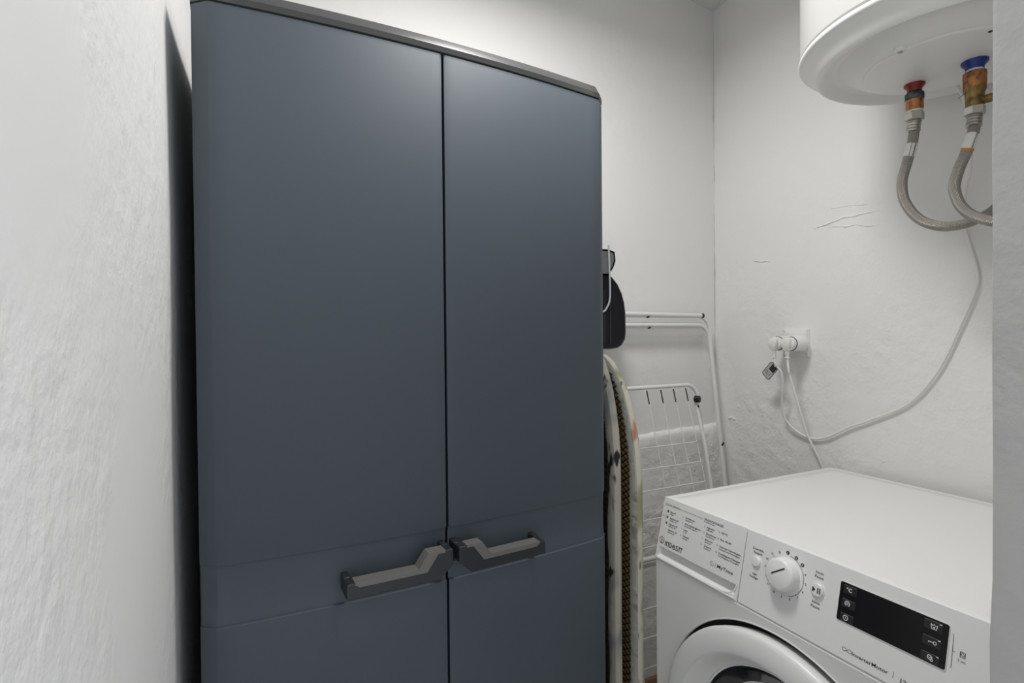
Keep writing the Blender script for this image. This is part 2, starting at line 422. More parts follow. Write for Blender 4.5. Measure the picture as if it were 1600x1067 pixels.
outline = [(-XE, .405), (-XE, YE)]+[(-XC+2*XC*i/24, arc_y(-XC+2*XC*i/24)) for i in range(25)]+[(XE, YE), (XE, .405)]
def ring_in(d, z, dy=0): return [(x, y+dy, z) for x, y in inset(outline, d)]
bm = bmesh.new()
loft(bm, [ring_in(.0005, 1.6738), ring_in(-.0008, 1.6744), ring_in(-.0008, 1.6835), ring_in(-.0002, 1.6842), ring_in(.0072, 1.6990), ring_in(.0088, 1.7002), ring_in(.0120, 1.7005), ring_in(.03, 1.7006)])
obj('lid', bm, M_LID, CAB, smooth=True, **CABLOC)
bm = bmesh.new()
box(bm, (-XE+.001, YE+.0125, .0), (XE-.001, .402, 1.672)); obj('carcass', bm, M_CAB, CAB, **CABLOC)
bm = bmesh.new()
box(bm, (-.33, .026, .032), (.33, .05, 1.672)); obj('seam_shadow_strip', bm, M_DARK, CAB, **CABLOC)  # near-black sheet added as the shade seen between the doors
obj('plinth', bm_box((-.33, .028, 0), (.33, .05, .034)), M_LID, CAB, **CABLOC)

# ------------------------------------------------------------------ washing machine
WM = thing('washing_machine', 'white front-loading washing machine with a black display, against the right wall', 'washing machine', (1.08, .62, 0))
Y0, Y1, XF, XBK = .3235, .9185, .783, 1.383
obj('body', bm_box((XF+.03, Y0, .01), (XBK, Y1, .834)), M_WHITE, WM, bevel=.006)
# front sheet with the round door opening
DC = (.614, .44); n = 96
def rect_hit(a):
    c, s_ = -math.cos(a), math.sin(a)
    t = min([((Y0-DC[0])/c if c < 0 else (Y1-DC[0])/c) if abs(c) > 1e-6 else 9, ((.06-DC[1])/s_ if s_ < 0 else (.7208-DC[1])/s_) if abs(s_) > 1e-6 else 9])
    return DC[0]+c*t, DC[1]+s_*t
angs = [2*math.pi*i/n for i in range(n)]
for cy, cz in ((Y0, .06), (Y1, .06), (Y0, .7208), (Y1, .7208)):
    a = math.atan2(cz-DC[1], -(cy-DC[0])) % (2*math.pi)
    i = min(range(n), key=lambda k: abs(angs[k]-a)); angs[i] = a
def cring(r, x): return [(x, DC[0]-math.cos(a)*r, DC[1]+math.sin(a)*r) for a in angs]
def rring(x, k=1.0): return [(x, *(lambda h: (DC[0]+(h[0]-DC[0])*k, DC[1]+(h[1]-DC[1])*k))(rect_hit(a))) for a in angs]
bm = bmesh.new()
loft(bm, [rring(XF+.032), rring(XF+.004), rring(XF, .988), cring(.2640, XF), cring(.2630, XF-.0012), cring(.2612, XF-.0008), cring(.2605, XF+.002), cring(.2605, XF+.02)], cap=False)
obj('front_panel', bm, M_WHITE, WM)
bm = bmesh.new(); loft(bm, [cring(.2604, XF+.004), cring(.2595, XF+.020), cring(.17, XF+.024)], cap=False)
obj('door_recess', bm, M_GAP, WM)
AX = (-1, 0, 0)
door = obj('door', bm_lathe([(.180, -.020), (.2470, -.016), (.2512, .0), (.2530, .010), (.2524, .0140), (.2496, .0180), (.244, .0205), (.230, .0240), (.214, .0252), (.2102, .0246), (.2078, .0225), (.198, .006), (.189, -.007), (.184, -.0130), (.178, -.0155)], (XF, *DC), AX, 96, cap=False), M_WPLA, WM)
obj('door_glass', bm_lathe([(.1815, -.0132), (.172, -.0165), (.150, -.031), (.11, -.045), (.05, -.055), (0, -.057)], (XF, *DC), AX, 64, cap=False), M_GLASS, door)
obj('glass_trim', bm_lathe([(.1855, -.0125), (.1838, -.0100), (.1808, -.0130)], (XF, *DC), AX, 64, cap=False), M_TRIM, door)
obj('hinge_sticker', bm_box((.7985, .5560, .6710), (.8030, .5690, .6830)), M_NAVY, WM)
# worktop
bm = bmesh.new(); wt = lambda d: rrect(.8125+d*.6, Y0-.001+d, XBK-d, Y1+.001-d, max(.014-d, .0006))
loft(bm, [[(x, y, z) for x, y in wt(d)] for z, d in ((.832, .001), (.838, 0), (.8478, 0), (.8494, .0008), (.8500, .0022), (.8500, .0125), (.8493, .0133), (.8493, .0146), (.8500, .0154), (.8500, .04))])
obj('worktop', bm, M_WTOP, WM)
# sloping control fascia: panel coordinates u (to the right), v (down the slope)
A0 = Vector((.812, Y1, .85)); B0 = Vector((.790, Y1, .7514)); C0 = Vector((.783, Y1, .7215))
sv = (B0-A0).normalized(); uv_ = Vector((0, -1, 0)); nn = uv_.cross(-sv)
sv2 = (C0-B0).normalized(); nn2 = uv_.cross(-sv2)
LP = (B0-A0).length
def PP(u, v, h=0.0): return A0+uv_*u+sv*v+nn*h
def PM(u, v, h=.0004):
    M4 = Matrix((uv_, -sv, nn)).transposed().to_4x4(); M4.translation = PP(u, v, h); return M4
def QM(u, v, h=.0004):
    M4 = Matrix((uv_, -sv2, nn2)).transposed().to_4x4(); M4.translation = B0+uv_*u+sv2*v+nn2*h; return M4
def PQ(u, v, h=.0004): return B0+uv_*u+sv2*v+nn2*h
fas = [(A0.x, A0.z), (B0.x, B0.z), (C0.x, C0.z), (.83, C0.z), (.83, .8495), (.8145, .8498)]
def fascia(bm, poly, u0, u1):
    loft(bm, [[(x, Y1-u0, z) for x, z in poly], [(x, Y1-u1, z) for x, z in poly]])
bm = bmesh.new(); fascia(bm, fas, .2214, Y1-Y0)
console = obj('control_panel', bm, M_WPLA, WM, bevel=.0012)
bm = bmesh.new()
scoop = [(A0.x, A0.z), (PP(0, .1045).x, PP(0, .1045).z), (.7935, .7462), (.8030, .7440), (.8035, .7395), (.8005, .7340), (.7930, .7290), (.7850, .7262), (.7815, .7262), (.7805, .7245), (.7825, .7222), (.83, C0.z), (.83, .8495), (.8145, .8498)]
fascia(bm, fas, 0, .0060); fascia(bm, scoop, .0060, .2135); fascia(bm, fas, .2135, .2203)
drawer = obj('detergent_drawer', bm, M_WPLA, WM)
lip = [PQ(.001, .0265, .001)]+[PQ(u, .0265, .0012) for u in (.05, .10, .15)]+[PQ(.185, .0255, .0014), PQ(.203, .022, .0014), PQ(.212, .014, .0012), PQ(.2155, .004, .001), PP(.2165, LP-.002, .0008)]
obj('drawer_lip', bm_tube(catmull(lip, 6), .0013, 8), M_TRIM, drawer)

def stroke(bm, pts, w, mf, h=.0004):
    """flat printed line of width w through panel points"""
    k = len(pts); Lr = []
    for i, p in enumerate(pts):
        a, b = pts[max(i-1, 0)], pts[min(i+1, k-1)]
        d = Vector((b[0]-a[0], b[1]-a[1])); d.normalize(); nv = Vector((-d.y, d.x))*w/2
        Lr.append((bm.verts.new(mf(p[0]+nv.x, p[1]+nv.y, h)), bm.verts.new(mf(p[0]-nv.x, p[1]-nv.y, h))))
    for (a, b), (c, d) in zip(Lr, Lr[1:]): bm.faces.new((a, b, d, c))
def ring2(bm, u, v, r, w, mf, h=.0004, a0=0, a1=360, n=24):
    stroke(bm, [(u+r*math.cos(math.radians(a0+(a1-a0)*i/n)), v-r*math.sin(math.radians(a0+(a1-a0)*i/n))) for i in range(n+1)], w, mf, h)
def disc2(bm, u, v, r, mf, h=.0004, n=20):
    bm.faces.new([bm.verts.new(mf(u+r*math.cos(2*math.pi*i/n), v-r*math.sin(2*math.pi*i/n), h)) for i in range(n)])
# printing on the drawer front
bm = bmesh.new()
T = lambda s, u, v, size, w=None, b=0.0, al='LEFT': put_text(bm, s, size, PM(u, v), b, w, al)
T('CICLOS RÁPIDOS', .0049, .0155, .0048, .0455, .00006)
stroke(bm, [(.0525, .0140), (.1150, .0140)], .0005, PP)
T('TRADICIONALES', .1175, .0155, .0062, .049, .00008); T('Tradicionais', .1175, .0195, .0040, .028)
rows = [('Mixto 30\'', 'Misto'), ('Algodón 60\'', 'Algodão 60\''), ('Algodón 45\'', 'Algodão 45\''), ('Algodón 20\'', 'Algodão 20\'')]
for i, (a, b) in enumerate(rows):
    v = .0285+.0125*i
    if i < 3: disc2(bm, .0171, v-.0014, .0027, PP)
    else: T('4', .0160, v, .0044)
    T(a, .0240, v, .0046, (.016, .027, .027, .027)[i], .00008); T(b, .0240, v+.0044, .0038, (.010, .022, .022, .021)[i], .00004)
stroke(bm, [(.0130, .0271), (.0130, .0525)], .0004, PP); T('ECO', .0035, .0412, .0030)
rows = [('5', 'Sintéticos', 'Sintéticos', .026), ('6', 'Antialérgico', 'Antialérgico', .045), ('7', 'Lana', 'Lã', .011), ('8', 'Delicado', 'Delicado', .018)]
for i, (k_, a, b, w) in enumerate(rows):
    v = .0272+.0123*i+(.0008 if i == 3 else 0)
    T(k_, .0618, v, .0042); T(a, .0685, v, .0046, w, .00008); T(b, .0685, v+.0044, .0038, w*.8, .00004)
rows = [('9', 'Algodón', 'Algodão', .020), ('10', 'Sintéticos', 'Sintéticos', .026), ('11', 'Blancos', 'Brancos', .019), ('12', 'Deporte', 'Desporto', .019)]
for i, (k_, a, b, w) in enumerate(rows):
    v = .0285+.0120*i
    T(k_, .1205-.0010*i, v, .0044); T(a, .1275, v, .0046, w, .00008); T(b, .1275, v+.0044, .0038, w*.85, .00004)
rows = [('13', '20ºC', '', .016), ('14', 'Eco 40-60', '', .026), ('15', 'Aclarado+Centrifugado', 'Enxaguamento+Centrifugação', .051), ('16', 'Centrifugado+Desagüe', 'Centrifugação+Drenagem', .051)]
for i, (k_, a, b, w) in enumerate(rows):
    v = .0275+.0128*i
    T(k_, .1563, v, .0044); T(a, .1640, v, .0046, w, .00008)
    if b: T(b, .1640, v+.0044, .0038, w*.97, .00004)
# maker's mark: ringed i and wordmark
ring2(bm, .0118, .0905, .0066, .0014, PP, a0=115, a1=425); stroke(bm, [(.0118, .0868), (.0118, .0948)], .0022, PP); disc2(bm, .0118, .0836, .0012, PP)
ux = .0216
for ch, w, k in (('ı', .0022, 1.37), ('n', .0078, 1.37), ('D', .0085, 1), ('e', .0082, 1.34), ('S', .0074, 1), ('I', .0022, 1), ('T', .0082, 1)):
    T(ch, ux, .0985, .0148*k, w, .00020); ux += w+.0014
ring2(bm, .1530, .0885, .0042, .0006, PP, a0=60, a1=380); T('2', .1513, .0902, .0052); stroke(bm, [(.1612, .0835), (.1612, .0935)], .0006, PP)
T('MyTime', .1655, .0915, .0088, .0375, .0001)
obj('printed_text', bm, M_INK, drawer, smooth=False, kind='stuff')
for i in range(3):
    bm = bmesh.new(); put_text(bm, str(i+1), .0040, PM(.0171, .0271+.0125*i+.0014, .0008), .0001, None, 'CENTER')
    obj('printed_numeral', bm, M_GLYPH, drawer, smooth=False)
# printing on the control panel
bm = bmesh.new()
T('Encendido', .2495, .0300, .0056, .0225, .00005, 'CENTER'); T('Apagado', .2495, .0362, .0056, .0185, .00005, 'CENTER')
T('Ligar', .2488, .0725, .0056, .0105, .00005, 'CENTER'); T('Desligar', .2482, .0787, .0056, .0185, .00005, 'CENTER')
T('Inicio', .3640, .0262, .0056, .0130, .00005, 'CENTER'); T('Pausa', .3640, .0330, .0056, .0145, .00005, 'CENTER')
T('Início', .3640, .0722, .0056, .0130, .00005, 'CENTER'); T('Pausa', .3640, .0790, .0056, .0145, .00005, 'CENTER')
DU, DV = .3060, .0500
ring2(bm, DU, DV, .0335, .0007, PP, a0=82, a1=-68, n=40)
nums = {1: (.3057, .0134), 2: (.3217, .0166), 3: (.3338, .0236), 4: (.3409, .0365), 5: (.3436, .0508), 6: (.3406, .0643), 7: (.3329, .0769), 8: (.3202, .0850), 9: (.3050, .0873), 10: (.2897, .0847), 11: (.2776, .0767), 12: (.2715, .0640), 13: (.2675, .0500), 14: (.2688, .0366), 15: (.2771, .0248), 16: (.2898, .0175)}
for k_, (u, v) in nums.items():
    if k_ < 4: disc2(bm, u, v, .0030, PP)
    else: put_text(bm, str(k_), .0048, PM(u, v+.0017), .0001, None, 'CENTER')
    d = Vector((u-DU, v-DV)).normalized()*.0335
    disc2(bm, DU+d.x, DV+d.y, .0008, PP, n=10)
stroke(bm, [(.5450, .0312), (.5458, .0312), (.5464, .0330), (.5468, .0510), (.5472, .0700), (.5468, .0718), (.5456, .0720)], .0005, PP)
stroke(bm, [(.5466, .0512), (.5500, .0512)], .0005, PP)
stroke(bm, [(.5552, .0480), (.5605, .0480), (.5605, .0545), (.5552, .0545), (.5552, .0480)], .0008, PP); ring2(bm, .5578, .0512, .0017, .0006, PP)
T('5 sec', .5530, .0605, .0042)
# lower strip
inf = []
for i in range(33):
    t = 2*math.pi*i/32; inf.append((.4197+.0066*math.cos(t)/(1+math.sin(t)**2)*1.05, .0150+.0070*math.sin(t)*math.cos(t)/(1+math.sin(t)**2)))
stroke(bm, inf, .0006, PQ)
put_text(bm, 'InverterMotor', .0072, QM(.4268, .0182), .00006, .0500)
stroke(bm, [(.4838, .0110), (.4838, .0190)], .0005, PQ)
put_text(bm, '1200', .0098, QM(.4915, .0215), .0001)
obj('printed_text', bm, M_INK, console, smooth=False, kind='stuff')
for i in (1, 2, 3):
    bm = bmesh.new(); put_text(bm, str(i), .0046, PM(nums[i][0], nums[i][1]+.0017, .0008), .0001, None, 'CENTER')
    obj('printed_numeral', bm, M_GLYPH, console, smooth=False)
knob = obj('program_knob', bm_lathe([(.0300, 0), (.0300, .0008), (.0278, .0010), (.0278, .0020), (.0262, .0150), (.0246, .0180), (.0215, .0193), (0, .0197)], PP(DU, DV), nn, 56, cap=False), M_WPLA, WM)
bm = bmesh.new(); stroke(bm, [(DU-.0115, DV+.0020), (DU+.0115, DV-.0140)], .0022, PP, h=.0201); obj('pointer_line', bm, M_INK, knob, smooth=False)
def button(name, u, v, r):
    return obj(name, bm_lathe([(r+.0016, 0), (r+.0016, .0006), (r+.0006, .0009), (r+.0004, .0002), (r, .0004), (r-.0003, .0030), (r-.0014, .0040), (0, .0043)], PP(u, v), nn, 40, cap=False), M_WPLA, WM)
button('power_button', .2488, .0495, .0088)
sb = button('start_button', .3645, .0510, .0106)
bm = bmesh.new(); mf = PP
bm.faces.new([bm.verts.new(PP(u, v, .0047)) for u, v in ((.3580, .0468), (.3580, .0552), (.3634, .0510))])
for u in (.3670, .3704): stroke(bm, [(u, .0468), (u, .0552)], .0017, PP, h=.0047)
obj('play_symbol', bm, M_INK, sb, smooth=False)
# black display with six touch keys
dl = [tuple(p) for p in rrect(.3990, .0222, .5414, .0788, .0022)]
obj('display_bezel', bm_prism(rrect(.3978, .0212, .5424, .0799, .0030), lambda u, v: PP(u, v, 0), lambda u, v: PP(u, v, .0009)), M_TRIM, WM)
disp = obj('display', bm_prism(dl, lambda u, v: PP(u, v, 0), lambda u, v: PP(u, v, .0013)), M_GLOSSB, WM)
bm_i = bmesh.new(); bm_e = bmesh.new()
for i, v in enumerate((.0310, .0515, .0722)):
    for u0, u1 in ((.4040, .4240), (.5130, .5345)):
        obj('touch_key', bm_prism(rrect(u0, v-.0055, u1, v+.0060, .0008, 2), lambda u, w: PP(u, w, .0010), lambda u, w: PP(u, w, .0016)), M_KEY, disp)
        stroke(bm_e, [(u0+.0006, v-.0057), (u1-.0006, v-.0057)], .0005, PP, h=.0018)
    stroke(bm_i, [(.5310, .0-.0048+v), (.5340, v-.0048)], .0011, PP, h=.0020)
put_text(bm_i, '°C', .0078, PM(.4085, .0338, .0019), .0002)
ring2(bm_i, .4125, .0512, .0036, .0009, PP, h=.0019, a0=-60, a1=250); ring2(bm_i, .4125, .0512, .0016, .0009, PP, h=.0019)
ring2(bm_i, .4125, .0720, .0034, .0010, PP, h=.0019); stroke(bm_i, [(.4125, .0700), (.4125, .0722), (.4138, .0730)], .0008, PP, h=.0019)
for v in (.0318,): # wash-care basin
    stroke(bm_i, [(.5212, v-.0030), (.5222, v+.0030), (.5278, v+.0030), (.5288, v-.0030), (.5265, v-.0014), (.5250, v-.0030), (.5232, v-.0014), (.5212, v-.0030)], .0010, PP, h=.0019); disc2(bm_i, .5250, v+.0010, .0012, PP, h=.0019)
ring2(bm_i, .5278, .0518, .0018, .0009, PP, h=.0019); stroke(bm_i, [(.5260, .0518), (.5205, .0518), (.5205, .0532)], .0010, PP, h=.0019)
ring2(bm_i, .5238, .0712, .0026, .0010, PP, h=.0019); ring2(bm_i, .5262, .0738, .0014, .0010, PP, h=.0019); stroke(bm_i, [(.5225, .0708), (.5238, .0722), (.5256, .0700)], .0009, PP, h=.0019)
obj('display_symbols', bm_i, M_GLYPH, disp, smooth=False, kind='stuff')
obj('key_edges', bm_e, mat('key_edge_grey', (.22, .22, .22), .4), disp, smooth=False, kind='stuff')
for x, y in ((.84, Y0+.05), (.84, Y1-.05), (1.33, Y0+.05), (1.33, Y1-.05)):
    obj('foot', bm_lathe([(.02, 0), (.02, .008), (.012, .012), (.012, .02)], (x, y, 0), n=16), M_BLACKP, WM)

# ------------------------------------------------------------------ water heater
HX, HY, HR = 1.155, .55, .235
WH = thing('water_heater', 'white cylindrical electric water heater hanging high on the right wall', 'water heater', (HX, HY, 1.68))
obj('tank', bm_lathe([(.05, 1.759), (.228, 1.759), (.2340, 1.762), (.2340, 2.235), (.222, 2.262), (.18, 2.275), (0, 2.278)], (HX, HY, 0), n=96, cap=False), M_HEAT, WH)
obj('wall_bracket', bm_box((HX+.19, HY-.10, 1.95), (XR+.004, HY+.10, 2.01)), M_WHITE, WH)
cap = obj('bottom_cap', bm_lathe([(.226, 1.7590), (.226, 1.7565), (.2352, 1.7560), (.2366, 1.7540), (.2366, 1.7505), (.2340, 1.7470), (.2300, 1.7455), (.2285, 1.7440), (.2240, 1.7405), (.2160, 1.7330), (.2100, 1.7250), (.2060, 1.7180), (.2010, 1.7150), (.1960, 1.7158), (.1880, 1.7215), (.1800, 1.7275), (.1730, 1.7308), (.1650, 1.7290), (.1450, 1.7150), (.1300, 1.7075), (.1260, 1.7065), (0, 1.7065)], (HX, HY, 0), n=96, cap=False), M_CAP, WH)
DZ = 1.7025
bm = bm_lathe([(.1245, DZ+.014), (.1245, DZ+.0028), (.1232, DZ+.0010), (.1205, DZ+.0002), (0, DZ)], (HX, HY, 0), n=72, cap=False)
lathe(bm, [(.0095, DZ+.014), (.0095, DZ+.0008), (.008, DZ), (0, DZ)], (HX-.126, HY+.006, 0), n=20, cap=False)
cov = obj('cover_plate', bm, M_CAP, WH)
obj('screw', bm_lathe([(.0046, DZ+.0004), (.0046, DZ-.0010), (.003, DZ-.0018), (0, DZ-.0020)], (HX-.126, HY+.006, 0), n=14, cap=False), M_STEEL, cov)
obj('screw', bm_lathe([(.0030, DZ+.0004), (.0030, DZ-.0010), (0, DZ-.0014)], (HX-.060, HY-.095, 0), n=12, cap=False), M_BLACKP, cov)
RX, RY = 1.190, .6165; BX, BY = 1.190, .5176  # pipe positions and the fitting heights below were scaled about the camera
obj('hot_collar', bm_lathe([(.0178, 1.7035), (.0176, 1.6995), (.0125, 1.6935), (.0120, 1.6880)], (RX, RY, 0), n=28), M_RED, WH)['label'] = 'red plastic collar of the hot outlet'
obj('cold_collar', bm_lathe([(.0202, 1.7035), (.0200, 1.6990), (.0142, 1.6920), (.0136, 1.6870)], (BX, BY, 0), n=28), M_BLUE, WH)['label'] = 'blue plastic collar of the cold inlet'
obj('threaded_stub', bm_lathe([(.0105, 1.6905), (.0105, 1.6807)], (RX, RY, 0), n=20), M_GAP, WH)
un = obj('copper_union', bm_lathe([(.0135, 1.6838), (.0150, 1.6828), (.0152, 1.6714), (.0148, 1.6704), (.0148, 1.6529), (.0135, 1.6498)], (RX, RY, 0), n=28), M_COPPER, WH)
obj('tarnished_nut', bm_lathe([(.0145, 1.6850), (.0158, 1.6838), (.0160, 1.6725), (.0152, 1.6712)], (RX, RY, 0), n=28), M_VERD, un)
obj('sealing_tape', bm_lathe([(.0130, 1.6514), (.0142, 1.6503), (.0138, 1.6457), (.0115, 1.6445)], (RX, RY, 0), n=24), M_PTFE, un)
obj('threaded_stub', bm_lathe([(.0128, 1.6895), (.0128, 1.6805)], (BX, BY, 0), n=20), M_PTFE, WH)
un = obj('copper_union', bm_lathe([(.0150, 1.6828), (.0170, 1.6819), (.0174, 1.6776), (.0172, 1.6560), (.0165, 1.6529)], (BX, BY, 0), n=32), M_COPPER, WH)
vb = obj('valve_body', bm_lathe([(.0168, 1.6539), (.0168, 1.6498), (.0152, 1.6467), (.0142, 1.6426), (.0138, 1.6220), (.0130, 1.6199)], (BX, BY, 0), n=32), M_BRASS, WH)
bm = bmesh.new(); lathe(bm, [(.0075, 0), (.0075, .028), (.0090, .0285), (.0090, .034), (0, .034)], (BX, BY, 1.6287), (.15, -1, 0), 20)
obj('relief_outlet', bm, M_BRASS, vb)
obj('seal_wire', bm_tube([(BX-.012, BY+.020, 1.6405), (BX-.013, BY+.008, 1.6462), (BX-.011, BY-.012, 1.6539)], .0005, 6), M_GAP, vb)

def hex_nut(bm, x, y, z0, z1, r):
    for d in (0,):
        ring = lambda rr, z: [(x+rr*math.cos(math.radians(60*i+12)), y+rr*math.sin(math.radians(60*i+12)), z) for i in range(6)]
        loft(bm, [ring(r*.90, z0), ring(r, z0-.0015), ring(r, z1+.0015), ring(r*.88, z1)])
def hose(label, x, y, zt, pts, lab_i, lab_band, group='braided hoses under the water heater'):
    t = thing('flexible_hose', label, 'hose', (x, y, zt), group=group)
    bm = bmesh.new(); hex_nut(bm, x, y, zt, zt-.0165, .0165); obj('hex_nut', bm, M_STEEL, t, bevel=.0006)
    d = (Vector(pts[1])-Vector(pts[0])).normalized()
    prof = [(.0095, -.006), (.0108, .000)]
    for k in range(3): prof += [(.0118, .0015+.0055*k), (.0118, .0042+.0055*k), (.0103, .0048+.0055*k), (.0103, .0064+.0055*k)]
    prof += [(.0122, .0170), (.0124, .0205), (.0100, .0215)]
    obj('ferrule', bm_lathe(prof, Vector((x, y, zt-.016)), d, 24), M_STEEL, t)
    P = catmull(pts, 10)
    obj('braided_hose', bm_tube(P, .0093, 24, uv=True), M_BRAID, t)
    a, b = lab_i
    q = P[a:b]
    sl = obj('label_sleeve', bm_tube(q, .0099, 24), M_SLEEVE, t)
    # printing on the sleeve: short bars and lettering on the side that faces the room
    bm = bmesh.new()
    for i in range(len(q)-1):
        c = q[i]; tdir = (q[i+1]-q[i]).normalized(); view = (Vector((0, 0, CAM_Z))-c); view -= tdir*view.dot(tdir); view.normalize()
        sd = tdir.cross(view)
        for k, off in enumerate((-.62, .05)):
            if lab_band and k: continue
            nrm = (view*math.cos(off)+sd*math.sin(off)); sx = tdir.cross(nrm)
            o_ = c+nrm*.0101; w = .0013 if k == 0 else .0007
            vs = [bm.verts.new(o_+tdir*t_+sx*s_) for t_, s_ in ((0, -w), ((q[i+1]-q[i]).length*.62, -w), ((q[i+1]-q[i]).length*.62, w), (0, w))]
            bm.faces.new(vs)
    obj('sleeve_print', bm, M_INK, sl, smooth=False)
    if lab_band: obj('orange_band', bm_tube(P[b-1:b+2], .0097, 24), M_ORANGE, t)
    return t
red = [(1.1897, 0.6165, 1.6158), (1.1897, 0.6192, 1.5952), (1.1897, 0.6221, 1.58), (1.1897, 0.6304, 1.5504), (1.1897, 0.6387, 1.5204), (1.1897, 0.6387, 1.4945), (1.1897, 0.6328, 1.471), (1.1897, 0.6177, 1.4445), (1.1897, 0.5962, 1.4238), (1.2039, 0.5727, 1.4129), (1.2253, 0.5511, 1.4155), (1.2432, 0.5357, 1.4238), (1.261, 0.5214, 1.437), (1.2848, 0.5073, 1.4588), (1.31, 0.44, 1.5), (1.34, 0.42, 1.56), (1.4, 0.4, 1.6)]  # both hoses: points from image pixels, scaled about the camera, red tail pushed farther
blue = [(1.1897, 0.5176, 1.5973), (1.1866, 0.5181, 1.5746), (1.1794, 0.5197, 1.5572), (1.1794, 0.5265, 1.5361), (1.1794, 0.5364, 1.5131), (1.1794, 0.5434, 1.4878), (1.1794, 0.5434, 1.4699), (1.1794, 0.5354, 1.4443), (1.1794, 0.5207, 1.4247), (1.1794, 0.5016, 1.4115), (1.1845, 0.4786, 1.4013), (1.21, 0.43, 1.388), (1.28, 0.38, 1.385), (1.4, 0.36, 1.385)]
hose('braided steel hose under the red hot-water collar, hanging in the left loop', RX, RY, 1.6472, red, (16, 27), False)
hose('braided steel hose with orange-banded sleeve under the brass valve and blue collar', BX, BY, 1.6205, blue, (14, 27), True)

# ------------------------------------------------------------------ socket, adapter, cords
SO = thing('wall_socket', 'square white wall socket plate on the right wall, behind the double adapter', 'socket', (1.41, 1.036, 1.181))
bm = bmesh.new(); pl = rrect(.9953, 1.1415, 1.0773, 1.2215, .003)
loft(bm, [[(x, y, z) for y, z in inset(pl, d)] for x, d in ((1.412, 0), (1.4035, 0), (1.4015, .0015), (1.4010, .004))])
obj('plate', bm, M_WPLA, SO)
bm = bmesh.new(); pl2 = rrect(1.0030, 1.1510, 1.0690, 1.2120, .003)
loft(bm, [[(x, y, z) for y, z in inset(pl2, d)] for x, d in ((1.4015, 0), (1.3995, 0), (1.3990, .001))]); obj('socket_insert', bm, M_WPLA, SO)
AD = thing('double_adapter', 'white two-way plug adapter pushed into the wall socket', 'adapter', (1.37, 1.028, 1.18))
bm = bmesh.new(); pl = rrect(.9850, 1.1590, 1.0700, 1.2010, .0208, 8)
back = rrect(.9990, 1.1620, 1.0660, 1.1980, .0178, 8)
loft(bm, [[(1.3990, y, z) for y, z in back], [(1.3900, y, z) for y, z in back], [(1.3870, y, z) for y, z in pl], [(1.3480, y, z) for y, z in pl], [(1.3455, y, z) for y, z in inset(pl, .0015)]])
obj('adapter_body', bm, M_WPLA, AD)
PL = ((1.0490, 1.1802), (1.0075, 1.1798))
for y, z in PL:
    bm = bmesh.new(); lathe(bm, [(.0202, 0), (.0202, .0014), (.0185, .0018), (.0185, .0002)], (1.3458, y, z), AX, 32, cap=False)
    obj('socket_rim', bm, M_GAP, AD)
def plug(cord, y, z, tilt):
    bm = bmesh.new()
    lathe(bm, [(.0185, -.001), (.0185, .010), (.0175, .013), (.0150, .0150)], (1.3450, y, z), AX, 32)
    # angled grip: flat-sided nose tapering down to the strain relief
    rings = [[(1.3300+x, y+w, z+dz) for x, w in rrect(-hx, -hy, hx, hy, r, 4)] for dz, hx, hy, r in
             ((.0150, .0070, .0085, .003), (.0138, .0105, .0120, .004), (.0060, .0125, .0140, .004), (-.0040, .0125, .0132, .004), (-.0120, .0105, .0098, .004), (-.0190, .0078, .0075, .004))]
    loft(bm, rings)
    p = obj('plug', bm, M_CORD, cord)
    c = Vector((1.3290, y-tilt*.004, z-.017)); d = Vector((.05, -tilt*.06, -1)).normalized()
    prof = []
    for k in range(6): prof += [(.0068-.0004*k, .0034*k), (.0068-.0004*k, .0034*k+.0018), (.0050-.0002*k, .0034*k+.0021), (.0050-.0002*k, .0034*k+.0032)]
    prof += [(.0072, .0206), (.0072, .0226), (.0035, .0232)]
    obj('strain_relief', bm_lathe(prof, c, d, 20), M_CORD, cord)
    return c+d*.022
c1 = thing('power_cord', 'white power cord with a metal tag, looping from the adapter up to the water heater', 'power cord', (1.34, 1.049, 1.18), group='cords plugged into the adapter')
e = plug(c1, *PL[0], 0)
path = [tuple(e), (1.331, e.y-.004, 1.120), (1.345, 1.0353, 1.0866), (1.375, 1.0593, 0.9871), (1.392, 1.0454, 0.9412), (1.4, 0.9975, 0.915), (1.402, 0.9462, 0.9218), (1.402, 0.8847, 0.9591), (1.402, 0.8278, 0.9873), (1.402, 0.7394, 1.0393), (1.401, 0.6791, 1.1192), (1.401, 0.6361, 1.2206), (1.401, 0.607, 1.3029), (1.401, 0.6059, 1.3441), (1.4, 0.6169, 1.3939), (1.395, 0.6251, 1.4436), (1.365, .6110, 1.503), (1.340, .5900, 1.553), (1.325, .5831, 1.625), (1.318, .5880, 1.672), (1.315, .5970, 1.708), (1.314, .6060, 1.724)]  # points of both cords taken from image pixels, slid along the camera's sight lines
obj('cord', bm_tube(catmull(path, 10), 0.0032, 12), M_CORD, c1)
